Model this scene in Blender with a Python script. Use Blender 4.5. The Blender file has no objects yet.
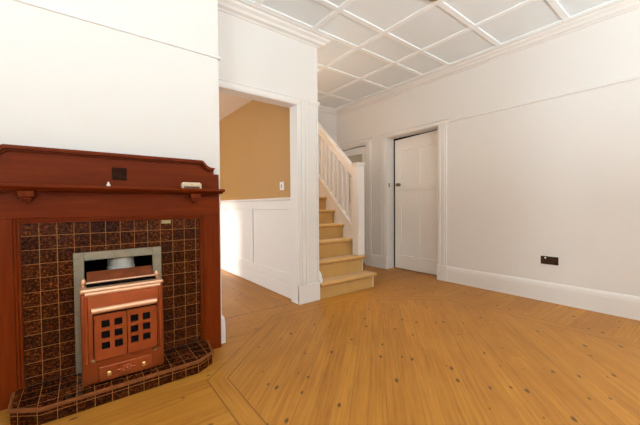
import bpy, bmesh, math, random
from mathutils import Vector, Matrix
random.seed(7)
S = bpy.context.scene
COL = S.collection

# ------------------------------------------------------------------ materials
def srgb(r, g, b):
    f = lambda c: (c/255/12.92) if c/255 <= .04045 else ((c/255+.055)/1.055)**2.4
    return (f(r), f(g), f(b), 1)

class NT:
    def __init__(s, name):
        s.m = bpy.data.materials.new(name); s.m.use_nodes = True
        s.t = s.m.node_tree; s.n = s.t.nodes; s.b = s.n['Principled BSDF']
    def new(s, kind, **kw):
        n = s.n.new(kind)
        for k, v in kw.items(): setattr(n, k, v)
        return n
    def link(s, a, b): s.t.links.new(a, b)
    def val(s, sock, v):
        if hasattr(v, 'is_output') or isinstance(v, bpy.types.NodeSocket): s.link(v, sock)
        else: sock.default_value = v
    def math(s, op, a, b=0.0, c=0.0):
        n = s.new('ShaderNodeMath', operation=op)
        s.val(n.inputs[0], a); s.val(n.inputs[1], b); s.val(n.inputs[2], c)
        return n.outputs[0]
    def mix(s, f, a, b):
        n = s.new('ShaderNodeMix', data_type='RGBA')
        s.val(n.inputs[0], f); s.val(n.inputs[6], a); s.val(n.inputs[7], b)
        return n.outputs[2]
    def mul(s, f, a, b):
        n = s.new('ShaderNodeMix', data_type='RGBA', blend_type='MULTIPLY')
        s.val(n.inputs[0], f); s.val(n.inputs[6], a); s.val(n.inputs[7], b)
        return n.outputs[2]
    def ramp(s, f, stops):
        n = s.new('ShaderNodeValToRGB'); e = n.color_ramp.elements
        while len(e) < len(stops): e.new(.5)
        for i, (p, c) in enumerate(stops): e[i].position = p; e[i].color = c
        s.link(f, n.inputs[0]); return n.outputs[0]
    def pos(s): return s.new('ShaderNodeNewGeometry').outputs['Position']
    def xyz(s, v):
        n = s.new('ShaderNodeSeparateXYZ'); s.link(v, n.inputs[0]); return n.outputs
    def comb(s, x, y, z=0.0):
        n = s.new('ShaderNodeCombineXYZ'); s.val(n.inputs[0], x); s.val(n.inputs[1], y); s.val(n.inputs[2], z)
        return n.outputs[0]
    def noise(s, v, scale, detail=3, rough=.55):
        n = s.new('ShaderNodeTexNoise'); s.link(v, n.inputs['Vector'])
        n.inputs['Scale'].default_value = scale; n.inputs['Detail'].default_value = detail
        n.inputs['Roughness'].default_value = rough
        return n.outputs['Fac']
    def bump(s, h, strength=.2, dist=.01):
        n = s.new('ShaderNodeBump'); n.inputs['Strength'].default_value = strength
        n.inputs['Distance'].default_value = dist
        s.link(h, n.inputs['Height']); s.link(n.outputs[0], s.b.inputs['Normal'])
    def set(s, **kw):
        for k, v in kw.items(): s.val(s.b.inputs[k.replace('_', ' ')], v)
        return s.m

def plain(name, col, rough=.5, metal=0.0, var=.0, scale=6, coat=0.0, bump=0):
    t = NT(name)
    if var:
        f = t.noise(t.pos(), scale)
        c2 = tuple(max(0, x*(1-var)) for x in col[:3])+(1,)
        t.set(Base_Color=t.ramp(f, [(.3, c2), (.7, col)]))
    else: t.set(Base_Color=col)
    if bump: t.bump(t.noise(t.pos(), 180), bump, .002)
    return t.set(Roughness=rough, Metallic=metal, Coat_Weight=coat, Coat_Roughness=.12)

def wood_red(name, axis):
    t = NT(name); x, y, z = t.xyz(t.pos())
    v = t.comb(t.math('MULTIPLY', x, 1.2 if axis == 'x' else 14), t.math('MULTIPLY', y, 14), t.math('MULTIPLY', z, 14 if axis == 'x' else 1.2))
    f = t.noise(v, 3.0, 5, .6)
    c = t.ramp(f, [(.2, (.085, .0105, .001, 1)), (.55, (.115, .0158, .0016, 1)), (.85, (.155, .024, .0025, 1))])
    t.bump(f, .04, .002)
    return t.set(Base_Color=c, Roughness=.36, Specular_IOR_Level=.05)

def tiles(name, axis):
    """glazed mottled brown tiles; axis: which plane the tiles lie in"""
    t = NT(name); x, y, z = t.xyz(t.pos())
    T = .0716
    if axis == 'xz': u, v = t.math('ADD', x, .182+T*20), t.math('ADD', z, -.0805+T*20)
    elif axis == 'xy': u, v = t.math('ADD', x, .182+T*20), t.math('ADD', y, -2.17+T*40)
    sc = (1/T, 1/.0735) if axis == 'xz' else (1/T, 1/T)
    n = t.new('ShaderNodeTexBrick', offset=0.0, squash=1.0, offset_frequency=2, squash_frequency=2)
    t.link(t.comb(t.math('MULTIPLY', u, sc[0]), t.math('MULTIPLY', v, sc[1])), n.inputs['Vector'])
    for k, d in (('Scale', 1.0), ('Mortar Size', .016), ('Mortar Smooth', .2), ('Bias', 0.0), ('Brick Width', 1.0), ('Row Height', 1.0)):
        n.inputs[k].default_value = d
    n.inputs['Color1'].default_value = (.25, .22, .2, 1); n.inputs['Color2'].default_value = (1, 1, 1, 1)
    n.inputs['Mortar'].default_value = (1, 1, 1, 1)
    m = t.noise(t.pos(), 75, 5, .75)
    base = t.ramp(m, [(.36, (.009, .0015, .0006, 1)), (.5, (.034, .0065, .0014, 1)), (.6, (.13, .03, .005, 1)), (.76, (.34, .11, .024, 1))])
    base = t.mul(.75, base, n.outputs['Color'])
    c = t.mix(n.outputs['Fac'], base, (.30, .125, .04, 1))
    inv = t.math('SUBTRACT', 1.0, n.outputs['Fac'])
    t.bump(t.math('ADD', inv, t.math('MULTIPLY', m, .25)), .5, .002)
    r = t.math('ADD', t.math('MULTIPLY', n.outputs['Fac'], .5), .17)
    return t.set(Base_Color=c, Roughness=r, Specular_IOR_Level=.1)

def floor_mat():
    t = NT('floorboards'); x, y, z = t.xyz(t.pos())
    PW = .088
    def planks(u, v, seed):
        n = t.new('ShaderNodeTexBrick', offset=.37, squash=1.0)
        t.link(t.comb(t.math('ADD', u, 40.0+seed), t.math('ADD', v, 40.0)), n.inputs['Vector'])
        for k, d in (('Scale', 1.0), ('Mortar Size', .0011), ('Mortar Smooth', .3), ('Bias', 0.0), ('Brick Width', 2.7), ('Row Height', PW)):
            n.inputs[k].default_value = d
        n.inputs['Color1'].default_value = (0, 0, 0, 1); n.inputs['Color2'].default_value = (1, 1, 1, 1)
        n.inputs['Mortar'].default_value = (.5, .5, .5, 1)
        tone = t.math('MULTIPLY', n.outputs['Color'], 1.0)
        # each board gets its own slice of the grain
        row = t.math('FLOOR', t.math('DIVIDE', t.math('ADD', v, 40.0), PW))
        gv = t.comb(t.math('MULTIPLY', u, 1.6), t.math('MULTIPLY', v, 34), t.math('MULTIPLY', row, 3.7))
        g = t.noise(gv, 1.6, 5, .62)
        vo = t.new('ShaderNodeTexVoronoi', feature='F1', voronoi_dimensions='2D'); vo.inputs['Scale'].default_value = 1.0
        t.link(t.comb(t.math('MULTIPLY_ADD', u, 4.3, seed*7.3), t.math('MULTIPLY', v, 9.0)), vo.inputs['Vector'])
        d = vo.outputs['Distance']
        sel = t.math('GREATER_THAN', t.xyz(vo.outputs['Color'])[0], .42)
        sz = t.math('MULTIPLY_ADD', t.xyz(vo.outputs['Color'])[1], .085, .035)
        kn = t.math('MULTIPLY', sel, t.math('SUBTRACT', 1.0, t.math('MINIMUM', t.math('MULTIPLY', t.math('POWER', t.math('DIVIDE', d, sz), 3.0), 1.0), 1.0)))
        return tone, g, n.outputs['Fac'], kn
    a = math.radians(42.0); ca, sa = math.cos(a), math.sin(a)
    uf = t.math('ADD', t.math('MULTIPLY', x, ca), t.math('MULTIPLY', y, sa))
    vf = t.math('SUBTRACT', t.math('MULTIPLY', y, ca), t.math('MULTIPLY', x, sa))
    F = planks(uf, vf, 0.0); O = planks(x, y, 3.3); P = planks(y, x, 5.1)
    ax = t.math('ABSOLUTE', t.math('SUBTRACT', x, 1.845))
    diag = t.math('MULTIPLY', t.math('SUBTRACT', t.math('MULTIPLY_ADD', ax, .85, y), 2.885), 1/1.312)
    d = t.math('MAXIMUM', t.math('MAXIMUM', t.math('SUBTRACT', ax, 1.295), t.math('SUBTRACT', y, 2.47)),
               t.math('MAXIMUM', diag, t.math('SUBTRACT', -1.9, y)))
    infield = t.math('LESS_THAN', d, -.1); outer = t.math('GREATER_THAN', d, 0.0); room2 = t.math('GREATER_THAN', y, 2.672)
    room2 = t.math('MULTIPLY', room2, t.math('LESS_THAN', x, 1.8))
    def pick(i):
        band = [.45, t.noise(t.comb(t.math('MULTIPLY', uf, 2.5), t.math('MULTIPLY', d, 40)), 1.6, 4), 0.0, 0.0][i]
        def mixf(f, p, q):
            n = t.new('ShaderNodeMix', data_type='FLOAT'); t.val(n.inputs[0], f); t.val(n.inputs[2], p); t.val(n.inputs[3], q); return n.outputs[0]
        r = mixf(infield, band, F[i]); r = mixf(outer, r, O[i]); return mixf(room2, r, P[i])
    tone, g, seam, kn = pick(0), pick(1), pick(2), pick(3)
    def line(at, w): return t.math('LESS_THAN', t.math('ABSOLUTE', t.math('SUBTRACT', d, at)), w)
    bl = t.math('MAXIMUM', line(0.0, .0034), line(-.1, .0032))
    th = t.math('LESS_THAN', t.math('ABSOLUTE', t.math('SUBTRACT', y, 2.672)), .004)
    bl = t.math('MULTIPLY', bl, t.math('LESS_THAN', y, 2.6))
    seam2 = t.math('MAXIMUM', t.math('MULTIPLY', seam, .55), t.math('MAXIMUM', t.math('MULTIPLY', bl, .7), th))
    c = t.ramp(g, [(.22, (.27, .10, .014, 1)), (.5, (.40, .168, .025, 1)), (.78, (.49, .225, .04, 1))])
    shade = t.math('MULTIPLY_ADD', tone, .13, .85)
    c = t.mul(1.0, c, t.comb(shade, t.math('MULTIPLY_ADD', tone, .17, .81), t.math('MULTIPLY_ADD', tone, .18, .74)))
    big = t.noise(t.pos(), 2.3, 4, .6)
    c = t.mul(.5, c, t.ramp(big, [(.3, (.80, .68, .52, 1)), (.7, (1, 1, 1, 1))]))
    # dark hairline streaks along the grain
    st = t.noise(t.comb(t.math('MULTIPLY', uf, 2.2), t.math('MULTIPLY', vf, 60), 2.0), 1.3, 3, .5)
    stm = t.math('MULTIPLY', infield, t.math('MULTIPLY', t.math('SMOOTH_MIN', t.math('MAXIMUM', t.math('MULTIPLY', t.math('SUBTRACT', st, .58), 5.0), 0.0), 1.0), .55))
    c = t.mix(stm, c, (.2, .075, .016, 1))
    c = t.mix(t.math('MULTIPLY', kn, .92), c, (.06, .028, .012, 1))
    c = t.mix(seam2, c, (.1, .035, .008, 1))
    t.bump(t.math('SUBTRACT', g, t.math('MULTIPLY', seam2, 1.5)), .06, .002)
    return t.set(Base_Color=c, Roughness=t.math('MULTIPLY_ADD', g, .18, .36), Specular_IOR_Level=.22)

def carpet_mat():
    t = NT('carpet'); f = t.noise(t.pos(), 260, 3, .7); g = t.noise(t.pos(), 9, 3)
    c = t.mul(.5, t.ramp(f, [(.3, (.36, .19, .052, 1)), (.7, (.60, .345, .11, 1))]), t.ramp(g, [(.3, (.78, .76, .72, 1)), (.7, (1, 1, 1, 1))]))
    t.bump(f, .5, .004)
    return t.set(Base_Color=c, Roughness=.95, Specular_IOR_Level=.1, Sheen_Weight=.2)

M = {}
M['paint'] = plain('white_wall_paint', (.77, .735, .695, 1), .6, var=.02, scale=2)
M['gloss'] = plain('white_gloss_trim', (.80, .765, .725, 1), .32, var=.015, scale=3)
M['ceil'] = plain('ceiling_paint', (.82, .855, .865, 1), .7, var=.03, scale=1.5)
M['door'] = plain('white_door_paint', (.90, .86, .81, 1), .34, var=.015, scale=3)
M['batten'] = plain('ceiling_batten_paint', (.92, .94, .94, 1), .5)
M['ochre'] = plain('ochre_wall_paint', (.46, .24, .072, 1), .6, var=.04, scale=2)
M['woodx'] = wood_red('mahogany_along', 'x')
M['woodz'] = wood_red('mahogany_upright', 'z')
M['carve'] = plain('dark_carved_wood', (.03, .009, .003, 1), .6, var=.5, scale=120); M['carve'].node_tree.nodes['Principled BSDF'].inputs['Specular IOR Level'].default_value = .05
M['tile'] = tiles('glazed_brown_tile', 'xz'); M['tiletop'] = tiles('glazed_brown_hearth_tile', 'xy')
M['tileedge'] = plain('brown_tile_nosing', (.19, .055, .014, 1), .3, var=.45, scale=30); M['tileedge'].node_tree.nodes['Principled BSDF'].inputs['Specular IOR Level'].default_value = .15
M['floor'] = floor_mat(); M['carpet'] = carpet_mat()
M['copper'] = plain('copper_enamel', (.33, .066, .013, 1), .34, .6, var=.25, scale=14)
M['copperl'] = plain('polished_copper', (.80, .46, .28, 1), .36, .7, var=.12, scale=20)
M['copperd'] = plain('dull_copper', (.30, .075, .025, 1), .36, .65, var=.3, scale=18)
M['steel'] = plain('dull_steel', (.30, .27, .20, 1), .42, .75, var=.25, scale=25)
M['flue'] = plain('galvanised_flue', (.82, .82, .76, 1), .45, .4, var=.25, scale=16)
M['iron_shade'] = plain('sooty_iron_and_shade', (.005, .004, .004, 1), .9); M['iron_shade'].node_tree.nodes['Principled BSDF'].inputs['Specular IOR Level'].default_value = .02  # near-black for the stove iron and for painted shade in the door gaps
M['brass'] = plain('brass', (.62, .42, .16, 1), .25, .95)
M['oldbrass'] = plain('worn_brass', (.36, .28, .14, 1), .4, .8, var=.3, scale=60)
M['cream'] = plain('cream_plastic', (.62, .50, .34, 1), .4)
M['creamd'] = plain('brown_slot', (.08, .04, .02, 1), .6)
M['shell'] = plain('white_china', (.9, .85, .78, 1), .25)
M['brownplate'] = plain('brown_bakelite', (.035, .014, .006, 1), .25, var=.3, scale=40)
M['black'] = plain('black_gap', (.004, .003, .003, 1), .8)
M['switchw'] = plain('white_switch_plastic', (.85, .83, .78, 1), .3)
M['switchg'] = plain('grey_switch_edge', (.3, .27, .22, 1), .4)
def glass_mat():
    t = NT('window_glass'); out = t.n['Material Output']
    tr = t.new('ShaderNodeBsdfTransparent'); gl = t.new('ShaderNodeBsdfGlossy'); gl.inputs['Roughness'].default_value = .02
    mx = t.new('ShaderNodeMixShader'); mx.inputs[0].default_value = .05
    t.link(tr.outputs[0], mx.inputs[1]); t.link(gl.outputs[0], mx.inputs[2]); t.link(mx.outputs[0], out.inputs['Surface'])
    return t.m
M['glass'] = glass_mat()
t_ = NT('frosted_glass'); M['frost'] = t_.set(Base_Color=(.55, .50, .38, 1), Roughness=.35, Transmission_Weight=.1)
M['ext'] = plain('exterior_render', (.5, .45, .4, 1), .8)

# ------------------------------------------------------------------ mesh builder
class MB:
    def __init__(s): s.bm = bmesh.new()
    def box(s, x0, x1, y0, y1, z0, z1, bev=0, seg=2):
        t = bmesh.new()
        vs = [t.verts.new(p) for p in ((x0,y0,z0),(x1,y0,z0),(x1,y1,z0),(x0,y1,z0),(x0,y0,z1),(x1,y0,z1),(x1,y1,z1),(x0,y1,z1))]
        for f in ((3,2,1,0),(4,5,6,7),(0,1,5,4),(1,2,6,5),(2,3,7,6),(3,0,4,7)): t.faces.new([vs[i] for i in f])
        if bev: bmesh.ops.bevel(t, geom=list(t.edges), offset=bev, segments=seg, affect='EDGES', profile=.5)
        s._merge(t); return s
    def _merge(s, t):
        me = bpy.data.meshes.new('tmp'); t.to_mesh(me); t.free(); s.bm.from_mesh(me); bpy.data.meshes.remove(me)
    def prism(s, poly, axis, a, b, bev=0, seg=2):
        """poly: list of 2-D points; axis 'x': (y,z), 'y': (x,z), 'z': (x,y)"""
        t = bmesh.new()
        def P(p, q): return {'x': (q, p[0], p[1]), 'y': (p[0], q, p[1]), 'z': (p[0], p[1], q)}[axis]
        A = [t.verts.new(P(p, a)) for p in poly]; B = [t.verts.new(P(p, b)) for p in poly]
        n = len(poly)
        t.faces.new(A[::-1]); t.faces.new(B)
        for i in range(n): t.faces.new((A[i], A[(i+1) % n], B[(i+1) % n], B[i]))
        bmesh.ops.recalc_face_normals(t, faces=t.faces)
        if bev: bmesh.ops.bevel(t, geom=list(t.edges), offset=bev, segments=seg, affect='EDGES', profile=.5)
        s._merge(t); return s
    def cyl(s, p0, p1, r0, r1=None, seg=20, bev=0):
        r1 = r0 if r1 is None else r1; p0, p1 = Vector(p0), Vector(p1); d = (p1-p0)
        t = bmesh.new()
        bmesh.ops.create_cone(t, cap_ends=True, segments=seg, radius1=r0, radius2=r1, depth=d.length)
        t.transform(Matrix.Translation((p0+p1)/2) @ d.to_track_quat('Z', 'Y').to_matrix().to_4x4())
        if bev: bmesh.ops.bevel(t, geom=[e for e in t.edges if len(e.link_faces) == 2 and e.calc_face_angle(0) > .8], offset=bev, segments=2, affect='EDGES')
        s._merge(t); return s
    def ball(s, c, r, sx=1, sy=1, sz=1, seg=16):
        t = bmesh.new(); bmesh.ops.create_uvsphere(t, u_segments=seg, v_segments=seg//2, radius=r)
        t.transform(Matrix.Translation(c) @ Matrix.Diagonal((sx, sy, sz, 1))); s._merge(t); return s
    def lathe(s, c, axis, prof, seg=24):
        """prof: (radius, height along axis)"""
        t = bmesh.new(); ax = Vector(axis).normalized(); q = ax.to_track_quat('Z', 'Y').to_matrix()
        rings = []
        for r, h in prof:
            rings.append([t.verts.new(Vector(c)+q @ Vector((max(r, 1e-4)*math.cos(2*math.pi*i/seg), max(r, 1e-4)*math.sin(2*math.pi*i/seg), h))) for i in range(seg)])
        for a, b in zip(rings, rings[1:]):
            for i in range(seg): t.faces.new((a[i], a[(i+1) % seg], b[(i+1) % seg], b[i]))
        t.faces.new(rings[0][::-1]); t.faces.new(rings[-1])
        bmesh.ops.recalc_face_normals(t, faces=t.faces); s._merge(t); return s
    def mould(s, prof, path):
        """prof: closed polygon of (d, z); d is measured to the LEFT of the path direction, mitred at corners"""
        t = bmesh.new(); P = [Vector(p) for p in path]; n = len(P); rows = []
        for i, p in enumerate(P):
            dirs = []
            if i > 0: dirs.append((P[i]-P[i-1]).normalized())
            if i < n-1: dirs.append((P[i+1]-P[i]).normalized())
            ns = [Vector((-d.y, d.x)) for d in dirs]
            m = ns[0] if len(ns) == 1 else (ns[0]+ns[1])/(1+ns[0].dot(ns[1]))
            rows.append([t.verts.new((p.x+m.x*d, p.y+m.y*d, z)) for d, z in prof])
        k = len(prof)
        for a, b in zip(rows, rows[1:]):
            for i in range(k): t.faces.new((a[i], a[(i+1) % k], b[(i+1) % k], b[i]))
        t.faces.new(rows[0][::-1]); t.faces.new(rows[-1])
        bmesh.ops.recalc_face_normals(t, faces=t.faces); s._merge(t); return s
    def build(s, name, mat, parent=None, smooth=False):
        mats = mat if isinstance(mat, (list, tuple)) else [mat]
        me = bpy.data.meshes.new(name)
        if parent is None:
            xs = [v.co for v in s.bm.verts]
            lo = Vector([min(c[i] for c in xs) for i in range(3)]); hi = Vector([max(c[i] for c in xs) for i in range(3)])
            org = Vector(((lo.x+hi.x)/2, (lo.y+hi.y)/2, lo.z))
        else:
            org = Vector((0, 0, 0)); q = parent
            while q: org += q.location; q = q.parent
        s.bm.transform(Matrix.Translation(-org)); s.bm.to_mesh(me); s.bm.free()
        for m in mats: me.materials.append(m)
        if smooth:
            for p in me.polygons: p.use_smooth = True
            try: me.set_sharp_from_angle(angle=math.radians(38))
            except Exception: pass
        o = bpy.data.objects.new(name, me); COL.objects.link(o)
        if parent: o.parent = parent
        else: o.location = org
        return o
def tag(o, label, cat=None, group=None, kind=None):
    o['label'] = label
    if cat: o['category'] = cat
    if group: o['group'] = group
    if kind: o['kind'] = kind
    return o
def thing(name, label, cat, loc, kind=None):
    o = bpy.data.objects.new(name, None); COL.objects.link(o); o.location = loc; o.empty_display_size = .1
    return tag(o, label, cat, kind=kind)
def struct(name, mb, mat, label, cat, smooth=False):
    return tag(mb.build(name, mat, smooth=smooth), label, cat, kind='structure')

# ------------------------------------------------------------------ dimensions (metres; X along the fireplace wall, Y along the right wall)
XL, XR, YB, YF = -1.7, 3.765, -2.7, 2.60        # main room
CZ = 2.74                                       # ceiling
XB0, XB1, YBR = -.43, .797, 2.22                # chimney breast
DO0, DO1, DOH = .90, 1.733, 2.03                 # opening in the fireplace-side wall
PX0, PX1 = 1.79, 1.984                           # partition between far room and stairs
YH = 4.35                                       # end wall of the hall
FX0, FY1, FZ = -1.4, 6.2, 2.39                  # far room
D1 = (2.30, 3.165, 2.047); D2 = (3.62, 4.25, 2.01)

# ------------------------------------------------------------------ floor, ceiling
b = MB(); b.box(XL-.15, XR+.3, YB-.15, FY1+.15, -.12, 0)
struct('floor', b, M['floor'], 'polished pine board floor with diagonal boards inside a border', 'floor')

b = MB()
b.box(XL-.12, PX1, YB-.12, YF+.13, CZ, CZ+.12)
b.box(PX1, XR+.26, YB-.12, 3.22, CZ, CZ+.12)
b.box(2.45, XR+.26, 3.22, YH+.12, CZ, CZ+.12)
struct('ceiling', b, M['ceil'], 'white panelled ceiling divided by raised battens', 'ceiling')
b = MB()   # stairwell shaft walls and cap above the ceiling
b.box(PX1-.12, PX1, 3.22, YH, CZ, CZ+1.2); b.box(2.45, 2.53, 3.22, YH, CZ+.12, CZ+1.2); b.box(PX1, 2.45, 3.14, 3.22, CZ+.12, CZ+1.2)
b.box(PX1, 2.45, YH, YH+.12, CZ, CZ+1.2); b.box(PX1-.12, 2.53, 3.14, YH+.12, CZ+1.2, CZ+1.3)
struct('wall_stairwell', b, M['paint'], 'cream walls of the stair shaft rising through the ceiling', 'wall')

bw, bd = .027, .014
b = MB()
for x in (0.0, .61, 1.22, 1.83):
    b.box(x-bw, x+bw, YB, 2.2 if -.43 < x < .8 else 2.47, CZ-bd, CZ-.0005, .003, 1)
for x in (2.435, 3.055): b.box(x-bw, x+bw, YB, YH, CZ-bd, CZ-.0005, .003, 1)
bd = .0118
for y in (-2.09, -1.49, -.89, -.29, .30, .895, 1.487, 2.08): b.box(XL, XR, y-bw, y+bw, CZ-bd, CZ-.0005, .003, 1)
b.box(.8, XR, 2.455-bw, 2.455+bw, CZ-bd, CZ-.0005, .003, 1)
b.box(PX1, XR, 3.04-bw, 3.04+bw, CZ-bd, CZ-.0005, .003, 1); b.box(2.45, XR, 3.754-bw, 3.754+bw, CZ-bd, CZ-.0005, .003, 1)
b.box(3.635-bw, 3.635+bw, YB, YH, CZ-.0152, CZ-.0005, .003, 1)
struct('trim_1', b, M['batten'], 'white raised battens crossing the ceiling in a grid', 'trim')
b = MB()   # lip round the stair opening
b.box(PX1+.002, 2.41, 3.13, 3.22, CZ-.03, CZ-.0005, .003); 
struct('trim_2', b, M['batten'], 'white board edging the stair opening in the ceiling', 'trim')

def cornice(p): return [(0, CZ-.085), (.012, CZ-.085), (.02, CZ-.074), (p*.42, CZ-.066), (p*.52, CZ-.048), (p*.74, CZ-.034), (p*.82, CZ-.018), (p, CZ-.015), (p, CZ-.0005), (0, CZ-.0005)]
cor = cornice(.112)
b = MB(); b.mould(cor, [(XR, YB), (XR, YH), (2.47, YH)])
struct('trim_3', b, M['gloss'], 'white moulded cornice along the top of the right wall', 'trim')
b = MB(); b.mould(cornice(.128), [(PX1, 3.13), (PX1, YF), (XB1, YF), (XB1, YBR), (XB0, YBR), (XB0, YF), (XL, YF), (XL, YB), (XR, YB)])
struct('trim_4', b, M['gloss'], 'white moulded cornice above the doorway wall and chimney breast', 'trim')

# ------------------------------------------------------------------ walls
b = MB()   # right wall with two door openings
b.box(XR, XR+.165, YB-.12, D1[0], 0, CZ); b.box(XR, XR+.165, D1[1], D2[0], 0, CZ); b.box(XR, XR+.165, D2[1], YH+.12, 0, CZ)
b.box(XR, XR+.165, D1[0], D1[1], D1[2], CZ); b.box(XR, XR+.165, D2[0], D2[1], D2[2], CZ)
struct('wall_right', b, M['paint'], 'plain white right wall holding the socket and the panelled door', 'wall')
b = MB(); b.box(XR+.26, XR+.32, YB-.12, YH+.12, 0, CZ+.12); b.box(XR+.1655, XR+.2595, YB-.12, YB-.06, 0, CZ); b.box(XR+.1655, XR+.2595, YH+.06, YH+.12, 0, CZ); b.box(XR+.1655, XR+.2595, D1[1]+.15, D1[1]+.2, 0, CZ)
struct('wall_right_shade_backing', b, M['black'], 'black backing painted as the unlit space behind the doors of the right wall', 'wall')  # black sheet standing in for the darkness seen through the door gap
b = MB(); b.box(PX1, XR, YH, YH+.12, 0, CZ)
struct('wall_hall', b, M['paint'], 'cream end wall of the hall behind the staircase', 'wall')
b = MB()   # wall with the open doorway
b.box(XL, DO0, YF, YF+.12, 0, CZ); b.box(DO1, PX1, YF, YF+.12, 0, CZ); b.box(DO0, DO1, YF, YF+.12, DOH, CZ)
struct('wall_front', b, M['paint'], 'white wall stub and header around the open doorway', 'wall')
b = MB()   # chimney breast with a fireplace recess
b.box(XB0, 0.0, YBR, YF, 0, CZ); b.box(.345, XB1, YBR, YF, 0, CZ); b.box(0.0, .345, YBR, YF, .72, CZ); b.box(0.0, .345, YF-.03, YF, 0, .72)
struct('wall_chimney', b, M['paint'], 'bright white chimney breast above the fireplace', 'wall')
b = MB(); b.box(PX0, PX1, YF+.12, FY1, 0, CZ)
struct('wall_partition', b, [M['ochre']], 'ochre painted wall seen through the open doorway', 'wall')
# main-room left wall and rear wall, both behind the camera, with windows
def wall_with_windows(axis, c0, c1, a0, a1, wins, zt, name, mat, label):
    b = MB(); cur = a0
    def bx(p, q, z0, z1):
        if q-p < 1e-4: return
        (b.box(p, q, c0, c1, z0, z1) if axis == 'x' else b.box(c0, c1, p, q, z0, z1))
    for (p, q, z0, z1) in wins:
        bx(cur, p, 0, zt); bx(p, q, 0, z0); bx(p, q, z1, zt); cur = q
    bx(cur, a1, 0, zt)
    return struct(name, b, mat, label, 'wall')
def window(n, axis, c, p, q, z0, z1, label):
    """frame, glazing bars and one pane; c is the plane of the glass"""
    f = MB()
    def bx(m, a0, a1, za, zb, h): (m.box(a0, a1, c-h, c+h, za, zb) if axis == 'x' else m.box(c-h, c+h, a0, a1, za, zb))
    bx(f, p, p+.06, z0, z1, .04); bx(f, q-.06, q, z0, z1, .04); bx(f, p+.06, q-.06, z0, z0+.07, .04); bx(f, p+.06, q-.06, z1-.06, z1, .04)
    mid = (p+q)/2; bx(f, mid-.02, mid+.02, z0+.07, z1-.06, .03); zm = z0+(z1-z0)*.5; bx(f, p+.06, mid-.02, zm-.02, zm+.02, .03); bx(f, mid+.02, q-.06, zm-.02, zm+.02, .03)
    o = struct('window_%d' % n, f, M['gloss'], label, 'window')
    for (a0, a1) in ((p+.06, mid-.02), (mid+.02, q-.06)):
        for (za, zb) in ((z0+.07, zm-.02), (zm+.02, z1-.06)):
            g = MB(); bx(g, a0, a1, za, zb, .003); g.build('window_pane', M['glass'], o)
    return o
WB = [(-1.2, .9, .75, 2.35), (1.5, 3.3, .75, 2.35)]
wall_with_windows('x', YB-.12, YB, XL-.12, XR, WB, CZ, 'wall_back', M['paint'], 'white rear wall with two windows')
WLft = [(-1.9, -.3, .7, 2.3)]
wall_with_windows('y', XL-.12, XL, YB, YF+.12, WLft, CZ, 'wall_left', M['paint'], 'white left wall with one window')
window(1, 'x', YB-.06, *WB[0], 'white framed window in the rear wall, left of the pair'); window(2, 'x', YB-.06, *WB[1], 'white framed window in the rear wall, right of the pair')
window(3, 'y', XL-.06, *WLft[0], 'white framed window in the left wall')
# far room
WF = [(4.2, 5.2, .5, 1.95)]
wall_with_windows('y', FX0-.12, FX0, YF+.12, FY1, WF, FZ, 'wall_far_room_left', M['ochre'], 'ochre wall of the far room with the sunny window')
window(4, 'y', FX0-.06, *WF[0], 'white framed sunny window of the far room')
b = MB(); b.box(FX0-.12, PX0, FY1, FY1+.12, 0, FZ)
struct('wall_far_room', b, M['ochre'], 'ochre end wall of the far room', 'wall')
b = MB(); b.box(FX0-.12, PX0, YF+.12, FY1+.12, FZ, FZ+.12)
struct('ceiling_far_room', b, plain('far_ceiling_paint', (.88, .76, .62, 1), .7), 'pale low ceiling of the far room', 'ceiling')

# wainscot of the far room
b = MB()
b.box(PX0-.012, PX0-.0005, YF+.125, FY1-.01, .16, 1.07)
rail = [(2.73, 2.845), (3.74, 3.86), (4.74, 4.86), (5.74, 5.86)]
for p, q in rail: b.box(PX0-.026, PX0-.0125, p, q, .26, .96, .003, 1)
b.box(PX0-.026, PX0-.0125, YF+.13, FY1-.01, .96, 1.06, .003, 1); b.box(PX0-.026, PX0-.0125, YF+.13, FY1-.01, .16, .26, .003, 1)
b.mould([(0.0, 1.06), (.03, 1.06), (.04, 1.075), (.04, 1.09), (0.0, 1.095)], [(PX0-.0005, YF+.13), (PX0-.0005, FY1-.01)])
struct('trim_5', b, M['gloss'], 'white panelled wainscot below the ochre wall', 'trim')
b = MB(); b.box(PX0-.034, PX0-.0005, YF+.16, FY1-.01, 0, .159, .004)
struct('baseboard_far_room', b, M['gloss'], 'white skirting under the wainscot in the far room', 'baseboard')

# skirtings
sk = [(0, 0), (.018, 0), (.018, .15), (.014, .18), (.006, .198), (0, .2)]
b = MB(); b.mould(sk, [(XR, YB), (XR, D1[0]-.14)])
struct('baseboard_right', b, M['gloss'], 'white skirting board along the right wall', 'baseboard')
b = MB(); b.mould(sk, [(XR, D1[1]+.14), (XR, D2[0]-.14)])
struct('baseboard_hall', b, M['gloss'], 'short white skirting between the two doors', 'baseboard')
b = MB(); b.mould(sk, [(DO0-.1, YF), (XB1, YF), (XB1, YBR), (XB1-.03, YBR)])
struct('baseboard_chimney', b, M['gloss'], 'white skirting at the corner of the chimney breast', 'baseboard')
b = MB(); b.mould(sk, [(XB0, YF), (XL, YF), (XL, YB), (XR, YB)])
struct('baseboard_back', b, M['gloss'], 'white skirting along the left and rear walls', 'baseboard')

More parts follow.
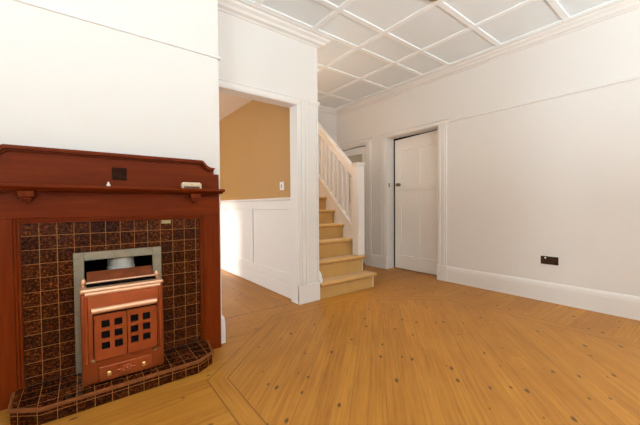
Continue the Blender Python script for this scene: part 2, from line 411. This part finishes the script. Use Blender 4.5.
# picture rails
pr = [(0, 2.062), (.012, 2.062), (.014, 2.068), (.014, 2.074), (.006, 2.082), (0, 2.086)]
b = MB(); b.mould(pr, [(XR, YB), (XR, D1[0]-.14)])
struct('trim_6', b, M['gloss'], 'thin picture rail running along the right wall', 'trim')
b = MB(); b.mould(pr, [(XB1, YF), (XB1, YBR), (XB0, YBR), (XB0, YF), (XL, YF), (XL, YB), (XR, YB)])
struct('trim_7', b, M['gloss'], 'thin picture rail crossing the chimney breast', 'trim')

# architraves of the right wall
def architrave(b, y0, y1):
    b.box(XR-.024, XR-.0005, y0, y1, 0, .2, .003, 1); b.box(XR-.018, XR-.0005, y0+.006, y1-.006, .2, 2.05, .004, 1)
    b.box(XR-.026, XR-.0185, y0+.03, y0+.05, .2, 2.05, .002, 1); b.box(XR-.026, XR-.0185, y1-.05, y1-.03, .2, 2.05, .002, 1)
b = MB(); architrave(b, D1[0]-.14, D1[0]); architrave(b, D1[1], D1[1]+.14)
b.box(XR-.02, XR-.0005, D1[0]-.15, D1[1]+.15, 2.052, 2.10, .004, 1); b.box(XR-.03, XR-.0005, D1[0]-.16, D1[1]+.16, 2.10, 2.12, .004, 1)
struct('trim_8', b, M['gloss'], 'white architrave around the panelled door', 'trim')
b = MB(); architrave(b, D2[0]-.14, D2[0]); b.box(XR-.018, XR-.0005, D2[1], YH-.001, 0, 2.05, .003, 1)
b.box(XR-.02, XR-.0005, D2[0]-.14, YH-.001, 2.052, 2.10, .004, 1); b.box(XR-.03, XR-.0005, D2[0]-.15, YH-.001, 2.10, 2.12, .004, 1)
struct('trim_9', b, M['gloss'], 'white architrave around the second door behind the newel', 'trim')
# architrave of the open doorway and jamb lining
b = MB()
b.box(DO1-.006, DO1+.105, YF-.022, YF-.0005, .2, 2.05, .004, 1); b.box(DO1+.02, DO1+.04, YF-.032, YF-.0225, .2, 2.05, .003, 1); b.box(DO1+.07, DO1+.09, YF-.032, YF-.0225, .2, 2.05, .003, 1)
b.box(DO0, DO0-.09, YF-.022, YF-.0005, 0, 2.05)
b.box(DO0-.09, DO1, YF-.02, YF-.0005, DOH-.012, 2.05, .003, 1)
b.mould([(0, 2.052), (.012, 2.052), (.014, 2.066), (.02, 2.074), (.02, 2.086), (0, 2.092)], [(PX1, 2.9), (PX1, YF), (XB1+.03, YF)])
b.box(DO1-.018, DO1-.0005, YF-.018, YF+.125, .0, DOH-.0005, .002, 1); b.box(DO0+.0005, DO0+.018, YF-.018, YF+.125, 0, DOH-.0005, .002, 1)
b.box(DO0+.018, DO1-.018, YF-.015, YF+.125, DOH-.02, DOH-.0005, .002, 1)
b.box(DO1-.018, PX1-.002, YF-.028, YF-.0005, 0, .19, .004, 1)
b.box(PX1-.022, PX1+.0, YF-.012, YF-.0005, .2, 2.05, .003, 1)
struct('trim_10', b, M['gloss'], 'white architrave, jambs and plinth of the open doorway', 'trim')

# ------------------------------------------------------------------ doors of the right wall
def door_leaf(n, x, y0, y1, z0, z1, rows, ym, sag, mat, label, glass_rows=()):
    """stiles and rails in front, recessed panels behind; rows = list of (z0, z1)"""
    b = MB(); st = .115
    yc0, yc1 = ym-.045, ym+.045
    b.box(x, x+.036, y0, y0+st, z0, z1); b.box(x, x+.036, y1-st, y1, z0, z1)
    zz = [z0]+[v for r in rows for v in r]+[z1]
    for i in range(0, len(zz), 2): b.box(x, x+.036, y0+st, y1-st, zz[i], zz[i+1])
    for i, r in enumerate(rows):
        if i not in glass_rows:
            b.box(x, x+.036, yc0, yc1, *r)
            b.box(x+.017, x+.03, y0+st, yc0, *r); b.box(x+.017, x+.03, yc1, y1-st, *r)
    for v in b.bm.verts:
        if v.co.z > z1-.2: v.co.z -= sag*(v.co.y-y0)/(y1-y0)
    o = struct('door_%d' % n, b, mat, label, 'door')
    for i in glass_rows:
        g = MB(); g.box(x+.012, x+.02, y0+st, y1-st, *rows[i]); g.build('door_glass', M['frost'], o)
    return o
dr = door_leaf(1, 3.925, D1[0]+.004, D1[1]-.028, .012, 2.044, [(.22, 1.235), (1.33, 1.865)], 2.737, .03, M['door'], 'closed white four panel door with small brass knob')
k = MB(); kx, ky, kz = 3.925, 3.055, 1.318
k.lathe((kx, ky, kz), (-1, 0, 0), [(.026, 0), (.026, .004), (.012, .008), (.01, .03), (.022, .038), (.028, .05), (.024, .062), (.008, .067)])
k.build('door_knob', M['oldbrass'], dr, True)
k = MB(); k.box(3.80, 3.83, D1[1]-.0035, D1[1]-.0005, 1.285, 1.345); k.build('strike_plate', M['oldbrass'], dr)
d2 = door_leaf(2, 3.80, D2[0]+.004, D2[1]-.006, .012, 2.0, [(.2, .95), (1.05, 1.885)], 3.935, .0, M['door'], 'white door with dull glass upper half behind newel', (1,))

# ------------------------------------------------------------------ fireplace: mantelpiece
C0 = .185
mant = thing('fireplace_surround', 'dark red mahogany mantelpiece framing a wall of mottled brown tiles', 'fireplace', (C0, 2.18, 0))
YM = 2.15; yb = YBR-.0015
o0, o1 = -.395, .765; i0, i1 = -.277, .658; zt = .945
for (a, c) in ((o0, i0), (i1, o1)):
    b = MB(); b.box(a, c, YM, yb, 0, zt, .0015, 1)
    b.build('upright', M['woodz'], mant)
b = MB(); b.box(o0, o1, YM, yb, zt+.0003, 1.085, .0015, 1); b.build('frieze', M['woodx'], mant)
# inner moulding round the tiles, stepped back
b = MB()
for (w, ya, e) in ((.012, YM+.004, 0), (.014, YM+.012, .012)):
    b.box(i0+e, i0+e+w, ya, 2.185, .077, zt-e, .002, 1); b.box(i1-e-w, i1-e, ya, 2.185, .077, zt-e, .002, 1)
    b.box(i0+e+w, i1-e-w, ya, 2.185, zt-e-w, zt-e, .002, 1)
b.build('inner_moulding', M['woodz'], mant)
# shelf with moulded front edge
YS = 2.058; sx0, sx1 = -.41, .776
sh = [(yb, 1.0855), (YS+.028, 1.0855), (YS+.02, 1.092), (YS+.012, 1.094), (YS+.004, 1.1), (YS, 1.104), (YS, 1.114), (YS+.004, 1.117), (yb, 1.117)]
b = MB(); b.prism(sh, 'x', sx0+.012, sx1-.012)
b.box(sx1-.012, sx1, YS+.008, yb, 1.1, 1.117, .003); b.box(sx0, sx0+.012, YS+.008, yb, 1.1, 1.117, .003)
b.build('shelf', M['woodx'], mant)
for (x0, x1) in ((-.248, -.188), (.56, .622)):
    b = MB(); b.box(x0, x1, 2.09, YM-.0005, 1.052, 1.085, .003); b.box(x0+.008, x1-.008, 2.102, YM-.0005, 1.04, 1.0525, .003); b.box(x0+.018, x1-.018, 2.118, YM-.0005, 1.026, 1.0405, .003)
    b.build('corbel', M['woodz'], mant)
# overmantel board with ogee shoulders
CO = .174
right = [(.772, 1.1175), (.772, 1.226), (.736, 1.226), (.736, 1.266), (.716, 1.267), (.703, 1.27), (.69, 1.276), (.679, 1.285), (.668, 1.298), (.660, 1.308), (.649, 1.313)]
left = [(2*CO-x, z) for x, z in right][::-1]
b = MB(); b.prism(right+left, 'y', 2.178, yb); b.build('overmantel_board', M['woodx'], mant)
r2 = [(.736, 1.266), (.716, 1.267), (.703, 1.27), (.69, 1.276), (.679, 1.285), (.668, 1.298), (.660, 1.308), (.649, 1.313)]
outer = r2+[(2*CO-x, z) for x, z in r2][::-1]
def shrink(x, z, k): return (x-(.014*k if x > C0 else -.014*k), z-.026*k)
b = MB()
for k_, ya in ((1.0, 2.160), (.66, 2.142)):
    for (p, q) in zip(outer, outer[1:]):
        a = shrink(*p, k_); c = shrink(*q, k_)
        b.prism([p, q, c, a], 'y', ya, 2.1778)
bmesh.ops.remove_doubles(b.bm, verts=b.bm.verts, dist=1e-5)
b.build('top_moulding', M['woodx'], mant)
# carved square
b = MB(); cx, cz, hw = .178, 1.197, .037
b.box(cx-hw, cx+hw, 2.1735, 2.1778, cz-hw, cz+hw, .001, 1)
for i in range(3):
    for j in range(3):
        px_, pz_ = cx+(i-1)*.023, cz+(j-1)*.023
        a = random.uniform(0, 3.1)
        for s_ in (-1, 1):
            b.ball((px_+.005*math.cos(a)*s_, 2.1735, pz_+.005*math.sin(a)*s_), .006, 1.0+.5*abs(math.cos(a)), .5, 1.0+.5*abs(math.sin(a)), 8)
tag(b.build('carved_panel', M['carve'], mant), 'dark square carved leaf panel')

# ornaments on the shelf
t = thing('trinket_box', 'small cream box with rounded end caps near the right end of the mantel shelf', 'box', (.567, 2.112, 1.1175))
b = MB(); b.box(.513, .622, 2.098, 2.126, 1.131, 1.158, .004); b.build('body', M['cream'], t, True)
for x in (.506, .616):
    b = MB(); b.box(x, x+.013, 2.094, 2.13, 1.1175, 1.152, .005); b.build('end_cap', M['cream'], t, True)
b = MB(); b.box(.519, .616, 2.1, 2.124, 1.1195, 1.1309); b.build('base', M['creamd'], t)
b = MB(); b.box(.563, .574, 2.0965, 2.098, 1.142, 1.147); b.build('clasp', M['oldbrass'], t)
b = MB(); b.lathe((.119, 2.105, 1.1175), (0, 0, 1), [(.009, 0), (.0105, .005), (.0085, .012), (.005, .017), (.0055, .021), (.002, .026)], 14)
tag(b.build('ornament', M['shell'], smooth=True), 'tiny white china ornament on mantel shelf below the carved square', 'ornament')

# tile surround
tl, tr, ty = -.252, .632, 2.172
b = MB(); b.box(tl, -.001, ty, yb, .077, .9195); b.box(.3465, tr, ty, yb, .077, .9195); b.box(-.001, .3465, ty, yb, .735, .9195)
ts = tag(b.build('tile_face', M['tile'], mant), 'glazed mottled brown tiles')
b = MB(); b.box(.397, .452, ty-.003, ty-.0005, .893, .916, .001, 1)
tag(b.build('maker_plate', M['oldbrass'], ts), 'small dull yellow plate on the top row of tiles')

# hearth
HZ = .076
hp = [(-.296, YM-.001), (-.288, 1.962), (-.18, 1.882), (.542, 1.882), (.645, 1.948), (.672, YM-.001)]
hin = [(i0+.002, YM-.001), (i0+.002, ty-.002), (i1-.002, ty-.002), (i1-.002, YM-.001)]
h = thing('tiled_hearth', 'low brown tiled hearth with canted corners in front of the stove', 'hearth', (C0, 2.0, 0))
def inset(p, k): return [(C0+(x-C0)*(1-k*.9), YM+(y-YM)*(1-k*3.0)) for x, y in p]
b = MB(); pol = inset(hp, .018)
b.prism(pol, 'z', 0, HZ-.012); b.build('front_tiles', M['tile'], h)
b = MB(); b.prism(inset(hp, .028)[::1]+hin[::-1], 'z', HZ-.0118, HZ); b.build('top_tiles', M['tiletop'], h)
# rounded nosing following the front edge
nose = [(0, HZ-.0145), (.010, HZ-.0145), (.0135, HZ-.009), (.0125, HZ-.002), (.008, HZ+.0015), (0, HZ+.0015)]
path = inset(hp, .026)[::-1]
b = MB(); b.mould([(-d, z) for d, z in nose][::-1], [(x, y) for x, y in path][::-1])
b.build('nosing', M['tileedge'], h, True)

# ------------------------------------------------------------------ the stove
st = thing('fireplace_stove', 'copper coloured stove with two grilled doors set into the tiled fireplace', 'stove', (.17, 2.0, HZ))
HB = HZ+.002
b = MB(); fy0, fy1 = 2.158, ty-.0005
b.box(-.045, .002, fy0, fy1, HB, .7485, .002, 1); b.box(.3415, .391, fy0, fy1, HB, .7485, .002, 1); b.box(.002, .3415, fy0, fy1, .702, .7485, .002, 1)
b.build('steel_frame', M['steel'], st)
b = MB(); b.box(.003, .006, ty, YF-.06, HB, .7, 0); b.box(.3385, .3415, ty, YF-.06, HB, .7); b.box(.006, .3385, YF-.064, YF-.06, HB, .7); b.box(.006, .3385, ty, YF-.06, .697, .7)
b.build('firebox', M['iron_shade'], st)
b = MB(); b.lathe((.185, 2.275, .56), (0, 0, 1), [(.07, 0), (.07, .06), (.074, .062), (.074, .075), (.07, .078), (.07, .136)], 28); b.build('flue', M['flue'], st, True)
b = MB(); b.box(-.018, .363, 1.968, 2.157, HB, .556, .012, 3); b.box(.008, .336, 2.157, 2.4, HB, .55)
b.build('casing', M['copper'], st, True)
b = MB(); b.box(-.020, .365, 1.960, 2.1, .556, .582, .011, 4); tag(b.build('top_rail', M['copperl'], st, True), 'pale polished copper rim')
# raised front plate with polished upper edge
b = MB(); b.prism([(.0, .20), (.345, .20), (.345, .566), (.0, .566)], 'y', 1.948, 1.9675, .006, 3); b.build('front_plate', M['copper'], st, True)
b = MB(); b.cyl((.002, 1.950, .557), (.343, 1.950, .557), .012, seg=14); tag(b.build('edge_bead', M['copperl'], st, True), 'pale polished copper bead')
for x in (.004, .341):
    b = MB(); b.cyl((x, 1.950, .205), (x, 1.950, .55), .009, seg=12); b.build('side_bead', M['copper'], st, True)
b = MB(); b.box(.0305, .3265, 1.9445, 1.9478, .208, .4525); b.build('door_shade_plate', M['iron_shade'], st)  # dark plate painted as the shade in the gaps round the doors
# doors
for k_, (x0, x1) in enumerate(((.036, .1765), (.1805, .321))):
    b = MB(); y0, y1 = 1.932, 1.9443
    cols = ((.066, .1025), (.122, .159)) if k_ == 0 else ((.195, .231), (.252, .289))
    rows = ((.265, .302), (.322, .359), (.379, .4165))
    xs = [x0]+[v for c in cols for v in c]+[x1]; zs = [.214]+[v for r in rows for v in r]+[.447]
    for i in range(5):
        for j in range(7):
            if i % 2 and j % 2: continue
            b.box(xs[i], xs[i+1], y0, y1, zs[j], zs[j+1])
    bmesh.ops.remove_doubles(b.bm, verts=b.bm.verts, dist=1e-5)
    seen = {}
    for f in list(b.bm.faces):
        key = tuple(sorted(v.index for v in f.verts)) if False else tuple(sorted((round(v.co.x, 4), round(v.co.y, 4), round(v.co.z, 4)) for v in f.verts))
        seen.setdefault(key, []).append(f)
    dele = [f for fs in seen.values() if len(fs) > 1 for f in fs]
    bmesh.ops.delete(b.bm, geom=dele, context='FACES')
    d = b.build('door', M['copper'], st)
    for r in rows[::-1]:
        for c in cols:
            g = MB(); g.box(c[0], c[1], y1-.003, y1-.0005, *r); tag(g.build('grille_opening', M['iron_shade'], d), 'black opening of the grille')
    hx = x0+.004 if k_ == 0 else x1-.004
    for hz in (.235, .42):
        hh = MB(); hh.cyl((hx, 1.934, hz-.012), (hx, 1.934, hz+.012), .005, seg=10); hh.build('hinge', M['copper'], d, True)
b = MB(); b.cyl((.027, 1.926, .474), (.32, 1.926, .474), .0155, seg=18, bev=.003); b.box(.03, .317, 1.93, 1.9475, .462, .484)
tag(b.build('hood_bar', M['copperl'], st, True), 'pale polished copper bar above the doors')
b = MB(); b.box(.1772, .1798, 1.940, 1.9478, .214, .447); tag(b.build('door_gap_shade', M['iron_shade'], st), 'dark strip painted as the shaded gap between the two doors')  # near-black strip standing in for shade between the doors
# latch plate between the doors, pins
b = MB(); b.box(.166, .19, 1.934, 1.9475, .204, .2125, .002, 1); b.build('latch', M['copperd'], st)
for p in ((.031, .213), (.314, .188)):
    b = MB(); b.lathe((p[0], 1.9478 if p[1] > .2 else 1.9675, p[1]), (0, -1, 0), [(.008, 0), (.008, .004), (.009, .007), (.006, .011), (.001, .012)], 14); b.build('stud', M['oldbrass'], st, True)
# ash drawer
b = MB(); b.box(.054, .297, 1.954, 1.9675, .089, .167, .004, 2); dw = b.build('drawer', M['copper'], st)
for x in (.096, .256):
    b = MB(); b.lathe((x, 1.954, .126), (0, -1, 0), [(.011, 0), (.011, .003), (.006, .006), (.006, .011), (.0105, .014), (.01, .019), (.002, .021)], 16); tag(b.build('knob', M['brass'], dw, True), 'round brass knob')
b = MB()
for i in range(8):
    a = i*math.pi/4; b.ball((.176+.017*math.cos(a), 1.953, .129+.015*math.sin(a)), .0085, 1.25, .5, .8, 10)
b.ball((.176, 1.952, .129), .012, 1, .7, 1, 12)
for s_ in (-1, 1): b.ball((.176+s_*.034, 1.953, .127), .01, 1.3, .4, .7, 10)
tag(b.build('rosette', M['copper'], dw, True), 'raised flower emblem')
# sloping smoke flap behind the top rail
b = MB(); b.prism([(2.04, .596), (2.046, .592), (2.11, .642), (2.104, .647)], 'x', .012, .326, .001, 1); b.build('smoke_flap', M['copperd'], st)
b = MB(); b.cyl((.008, 2.04, .597), (.33, 2.04, .597), .006, seg=12); b.build('flap_rod', M['copperl'], st, True)
b = MB(); b.box(.008, .336, 2.0, 2.12, .583, .586); b.build('damper_slot', M['iron_shade'], st)
for x in (-.004, .342):
    b = MB(); b.ball((x, 2.05, .603), .014, .9, 1.1, 1.5, 14); b.cyl((x, 2.05, .582), (x, 2.05, .6), .009, seg=12); tag(b.build('hinge_post', M['copperl'], st, True), 'pale polished copper post')

# ------------------------------------------------------------------ staircase
sc = thing('staircase', 'narrow carpeted staircase with white balustrade rising behind the wall stub', 'staircase', (2.4, 3.0, 0))
noseY = [2.55, 2.72, 2.885]; topZ = [.172, .369, .573]
for k_ in range(3, 9): noseY.append(noseY[-1]+.185); topZ.append(topZ[-1]+.185)
XS0, XS1 = PX1+.0015, 2.782
for i in range(9):
    x1 = 2.800 if i == 0 else (2.79 if i == 1 else XS1-.001)
    ry = noseY[i]+.03; nz = topZ[i]; z0 = 0 if i == 0 else topZ[i-1]-.02
    yend = (noseY[i+1]+.03 if i < 8 else YH-.002)
    b = MB()
    n = 6; pts = [(ry, z0), (ry, nz-.042)]
    for q in range(n+1):
        a = math.pi*1.5-q*math.pi/n
        pts.append((noseY[i]+.019+.019*math.cos(a), nz-.0195+.0195*math.sin(a)))
    back = yend+.02 if i < 8 else yend
    pts += [(back, nz), (back, nz-.03), (ry+.02, nz-.03), (ry+.02, z0)]
    # body of the step
    b.prism([(ry, z0), (ry, nz-.039), (back, nz-.039), (back, nz-.05), (ry+.03, nz-.05), (ry+.03, z0)], 'x', XS0, x1)
    nosep = [(noseY[i]+.0195+.0195*math.cos(math.pi*1.5-q*math.pi/n), nz-.0195+.0195*math.sin(math.pi*1.5-q*math.pi/n)) for q in range(n+1)]
    b.prism(nosep+[(back-.021 if i < 8 else back, nz), (back-.021 if i < 8 else back, nz-.039)], 'x', XS0-(0.0), x1+(.042 if i == 0 else .04 if i == 1 else 0))
    s_ = b.build('step', M['carpet'], sc, False)
    if i < 2:
        b = MB(); b.box(x1+.0003, x1+.009, ry-.004, yend, z0 if i == 0 else topZ[0], nz-.0395, .002, 1)
        b.build('end_board', M['gloss'], s_)
# string (inner face cream), spandrel
def zs(y): return .755+.985*(y-2.95)
Y0, Y1 = 2.872, 4.2
b = MB(); b.prism([(Y0, zs(Y0)), (Y1, zs(Y1)), (Y1, zs(Y1)-.34), (Y0, max(.0, zs(Y0)-.34))], 'x', XS1, 2.822)
b.prism([(Y0, zs(Y0)), (Y1, zs(Y1)), (Y1, zs(Y1)+.02), (Y0, zs(Y0)+.02)], 'x', XS1-.012, 2.834)
b.build('string_board', M['gloss'], sc)
b = MB(); b.prism([(Y0, 0), (YH-.002, 0), (YH-.002, zs(Y1)-.35), (Y1, zs(Y1)-.35), (Y0, zs(Y0)-.35)], 'x', 2.787, 2.817); b.build('spandrel_panel', M['gloss'], sc)
# newel
nx0, nx1, ny0, ny1 = 2.738, 2.848, 2.762, 2.872
b = MB(); b.box(nx0, nx1, ny0, ny1, topZ[1]+.0005, 1.52, .004, 2); nw = b.build('newel_post', M['gloss'], sc)
b = MB(); b.box(nx0-.006, nx1+.006, ny0-.006, ny1+.006, 1.495, 1.508, .003, 1); b.box(nx0-.01, nx1+.01, ny0-.01, ny1+.01, 1.52, 1.54, .005, 2); b.build('newel_cap', M['gloss'], nw)
# handrail and sub-rail
def zh(y): return 1.472+.965*(y-2.872)
ye = 3.95
b = MB(); b.prism([(ny1, zh(ny1)), (ye, zh(ye)), (ye, zh(ye)-.06), (ny1, zh(ny1)-.06)], 'x', 2.768, 2.838, .008, 2)
b.prism([(ny1, zh(ny1)-.06), (ye, zh(ye)-.06), (ye, zh(ye)-.15), (ny1, zh(ny1)-.15)], 'x', 2.786, 2.82, .003, 1); b.build('handrail', M['gloss'], sc)
y = ny1+.05
while y < ye-.05:
    b = MB(); b.box(2.786, 2.82, y, y+.034, zs(y)+.021, zh(y)-.148); 
    b.build('baluster', M['gloss'], sc); y += .0915
# wall-side string end, curved
b = MB(); b.prism([(2.585, .1735), (2.72, .1735), (2.72, .30), (2.66, .30), (2.63, .29), (2.605, .26), (2.598, .225), (2.585, .205)], 'x', PX1+.002, PX1+.045, .003, 1)
tag(b.build('wall_string', M['gloss'], sc), 'white curved end of the wall string')

# ------------------------------------------------------------------ fittings
so = thing('wall_socket', 'dark brown double power socket low on the right wall', 'socket', (XR-.001, 1.05, .424))
b = MB(); b.box(XR-.009, XR-.0008, .974, 1.125, .384, .466, .003, 2); b.build('face_plate', M['brownplate'], so)
for y in (1.028, 1.084):
    b = MB(); b.box(XR-.013, XR-.0092, y-.008, y+.008, .443, .456, .002, 1); o = b.build('switch_rocker', M['switchw' if y > 1.05 else 'brownplate'], so)
    if y > 1.05: o['label'] = 'white switch rocker'
for y in (1.012, 1.098):
    b = MB()
    for dy, dz in ((-.006, .006), (.006, .006), (0, -.008)): b.box(XR-.0098, XR-.0091, y+dy-.0015, y+dy+.0015, .412+dz-.004, .412+dz+.004)
    b.build('pin_slots', M['black'], so)
sw = thing('light_switch', 'white light switch on the ochre wall just inside the doorway', 'switch', (PX0, 3.01, 1.225))
b = MB(); b.box(PX0-.010, PX0-.0008, 2.968, 3.052, 1.178, 1.272, .003, 2); b.build('face_plate', M['switchw'], sw)
b = MB(); b.box(PX0-.015, PX0-.0102, 2.999, 3.021, 1.206, 1.244, .003, 1); tag(b.build('toggle', M['switchg'], sw), 'grey toggle')
CLX, CLY = 2.335, 1.455
cl = thing('ceiling_rose', 'small brass rose on the ceiling, cut by the top edge', 'ceiling rose', (CLX, CLY, CZ))
b = MB(); b.lathe((CLX, CLY, CZ-.0005), (0, 0, -1), [(.058, 0), (.06, .012), (.05, .03), (.02, .04), (.012, .048)], 24); b.build('rose_cover', M['oldbrass'], cl, True)

wlp = thing('added_hall_lamp', 'round opal lamp added unseen behind the wall stub to brighten the hall', 'lamp', (PX1, 3.0, 1.92))  # unseen lamp, added only to brighten the hall
b = MB(); b.lathe((PX1+.0008, 2.98, 1.92), (1, 0, 0), [(.05, 0), (.05, .008), (.02, .014), (.015, .04)], 20); b.build('wall_plate', M['brass'], wlp, True)
gl = NT('hall_fill_glow'); gl.set(Base_Color=(.9, .85, .75, 1), Emission_Color=(1, .91, .78, 1), Emission_Strength=120.0)
b = MB(); b.ball((PX1+.105, 2.98, 1.92), .066, seg=20); b.build('globe', gl.m, wlp, True)
# ------------------------------------------------------------------ light
W = bpy.data.worlds.new('World'); S.world = W; W.use_nodes = True
nt = W.node_tree; bg = nt.nodes['Background']
bg.inputs['Color'].default_value = (.95, .98, 1.0, 1); bg.inputs['Strength'].default_value = 1.6
def area(name, loc, rot, sx, sy, power, col):
    l = bpy.data.lights.new(name, 'AREA'); l.shape = 'RECTANGLE'; l.size = sx; l.size_y = sy; l.energy = power; l.color = col
    o = bpy.data.objects.new(name, l); COL.objects.link(o); o.location = loc; o.rotation_euler = rot; return o
R90 = math.pi/2
def wl(name, axis, c, win, power, col):
    p, q, z0, z1 = win
    if axis == 'x': return area(name, ((p+q)/2, c, (z0+z1)/2), (R90, 0, math.pi), q-p-.05, z1-z0-.05, power, col)   # faces +Y
    return area(name, (c, (p+q)/2, (z0+z1)/2), (R90, 0, -R90), q-p-.05, z1-z0-.05, power, col)                       # faces +X
DAY = (.80, .935, 1.0)
wl('daylight_rear_left', 'x', YB-.005, WB[0], 40, DAY)
wl('daylight_rear_right', 'x', YB-.005, WB[1], 10, DAY)
wl('daylight_left', 'y', XL-.005, WLft[0], 8, DAY)
wl('daylight_far_room', 'y', FX0-.005, WF[0], 185, DAY)
# added lamps just inside each sill, facing up to brighten the ceiling
def up(name, axis, c, win, power):
    p, q, z0, z1 = win
    if axis == 'x': return area(name, ((p+q)/2, c, z0+.25), (R90+math.radians(89), 0, math.pi), q-p-.2, .4, power, DAY)
    return area(name, (c, (p+q)/2, z0+.25), (R90+math.radians(89), 0, -R90), q-p-.2, .4, power, DAY)
up('ceiling_fill_rear_left', 'x', YB+.14, WB[0], 800)
up('ceiling_fill_rear_right', 'x', YB+.14, WB[1], 420)
up('ceiling_fill_left', 'y', XL+.14, WLft[0], 250)
area('stairwell_fill', (2.21, 3.8, CZ+1.15), (0, 0, 0), .4, .9, 130, (1.0, .86, .66))  # lamp added out of view in the shaft to brighten the hall
sun = bpy.data.lights.new('sun', 'SUN'); sun.energy = 22; sun.angle = math.radians(10); sun.color = (1, .95, .88)
so_ = bpy.data.objects.new('sun', sun); COL.objects.link(so_)
so_.rotation_euler = Vector((1, .02, -.30)).normalized().to_track_quat('-Z', 'Y').to_euler()

# ------------------------------------------------------------------ camera
cam = bpy.data.cameras.new('camera'); co = bpy.data.objects.new('camera', cam); COL.objects.link(co)
f, yaw, pit, rol = 307.954546, .657214969, -.0219639376, .00712066139
F = Vector((math.sin(yaw)*math.cos(pit), math.cos(yaw)*math.cos(pit), math.sin(pit)))
R = Vector((math.cos(yaw), -math.sin(yaw), 0)); D = -R.cross(F)
R2 = R*math.cos(rol)+D*math.sin(rol); D2 = -R*math.sin(rol)+D*math.cos(rol)
m = Matrix((R2, -D2, -F)).transposed().to_4x4(); m.translation = Vector((0, 0, 1.0)); co.matrix_world = m
cam.sensor_fit = 'HORIZONTAL'; cam.sensor_width = 36; cam.lens = f/640*36; cam.clip_start = .01
S.camera = co
vs = S.view_settings
S.display_settings.display_device = 'sRGB'; vs.view_transform = 'Standard'; vs.look = 'None'; vs.gamma = 1; vs.use_curve_mapping = False
vs.exposure = -1.4
try:
    S.cycles.use_denoising = True; S.cycles.max_bounces = 10; S.cycles.diffuse_bounces = 6; S.cycles.sample_clamp_indirect = 6
except Exception: pass
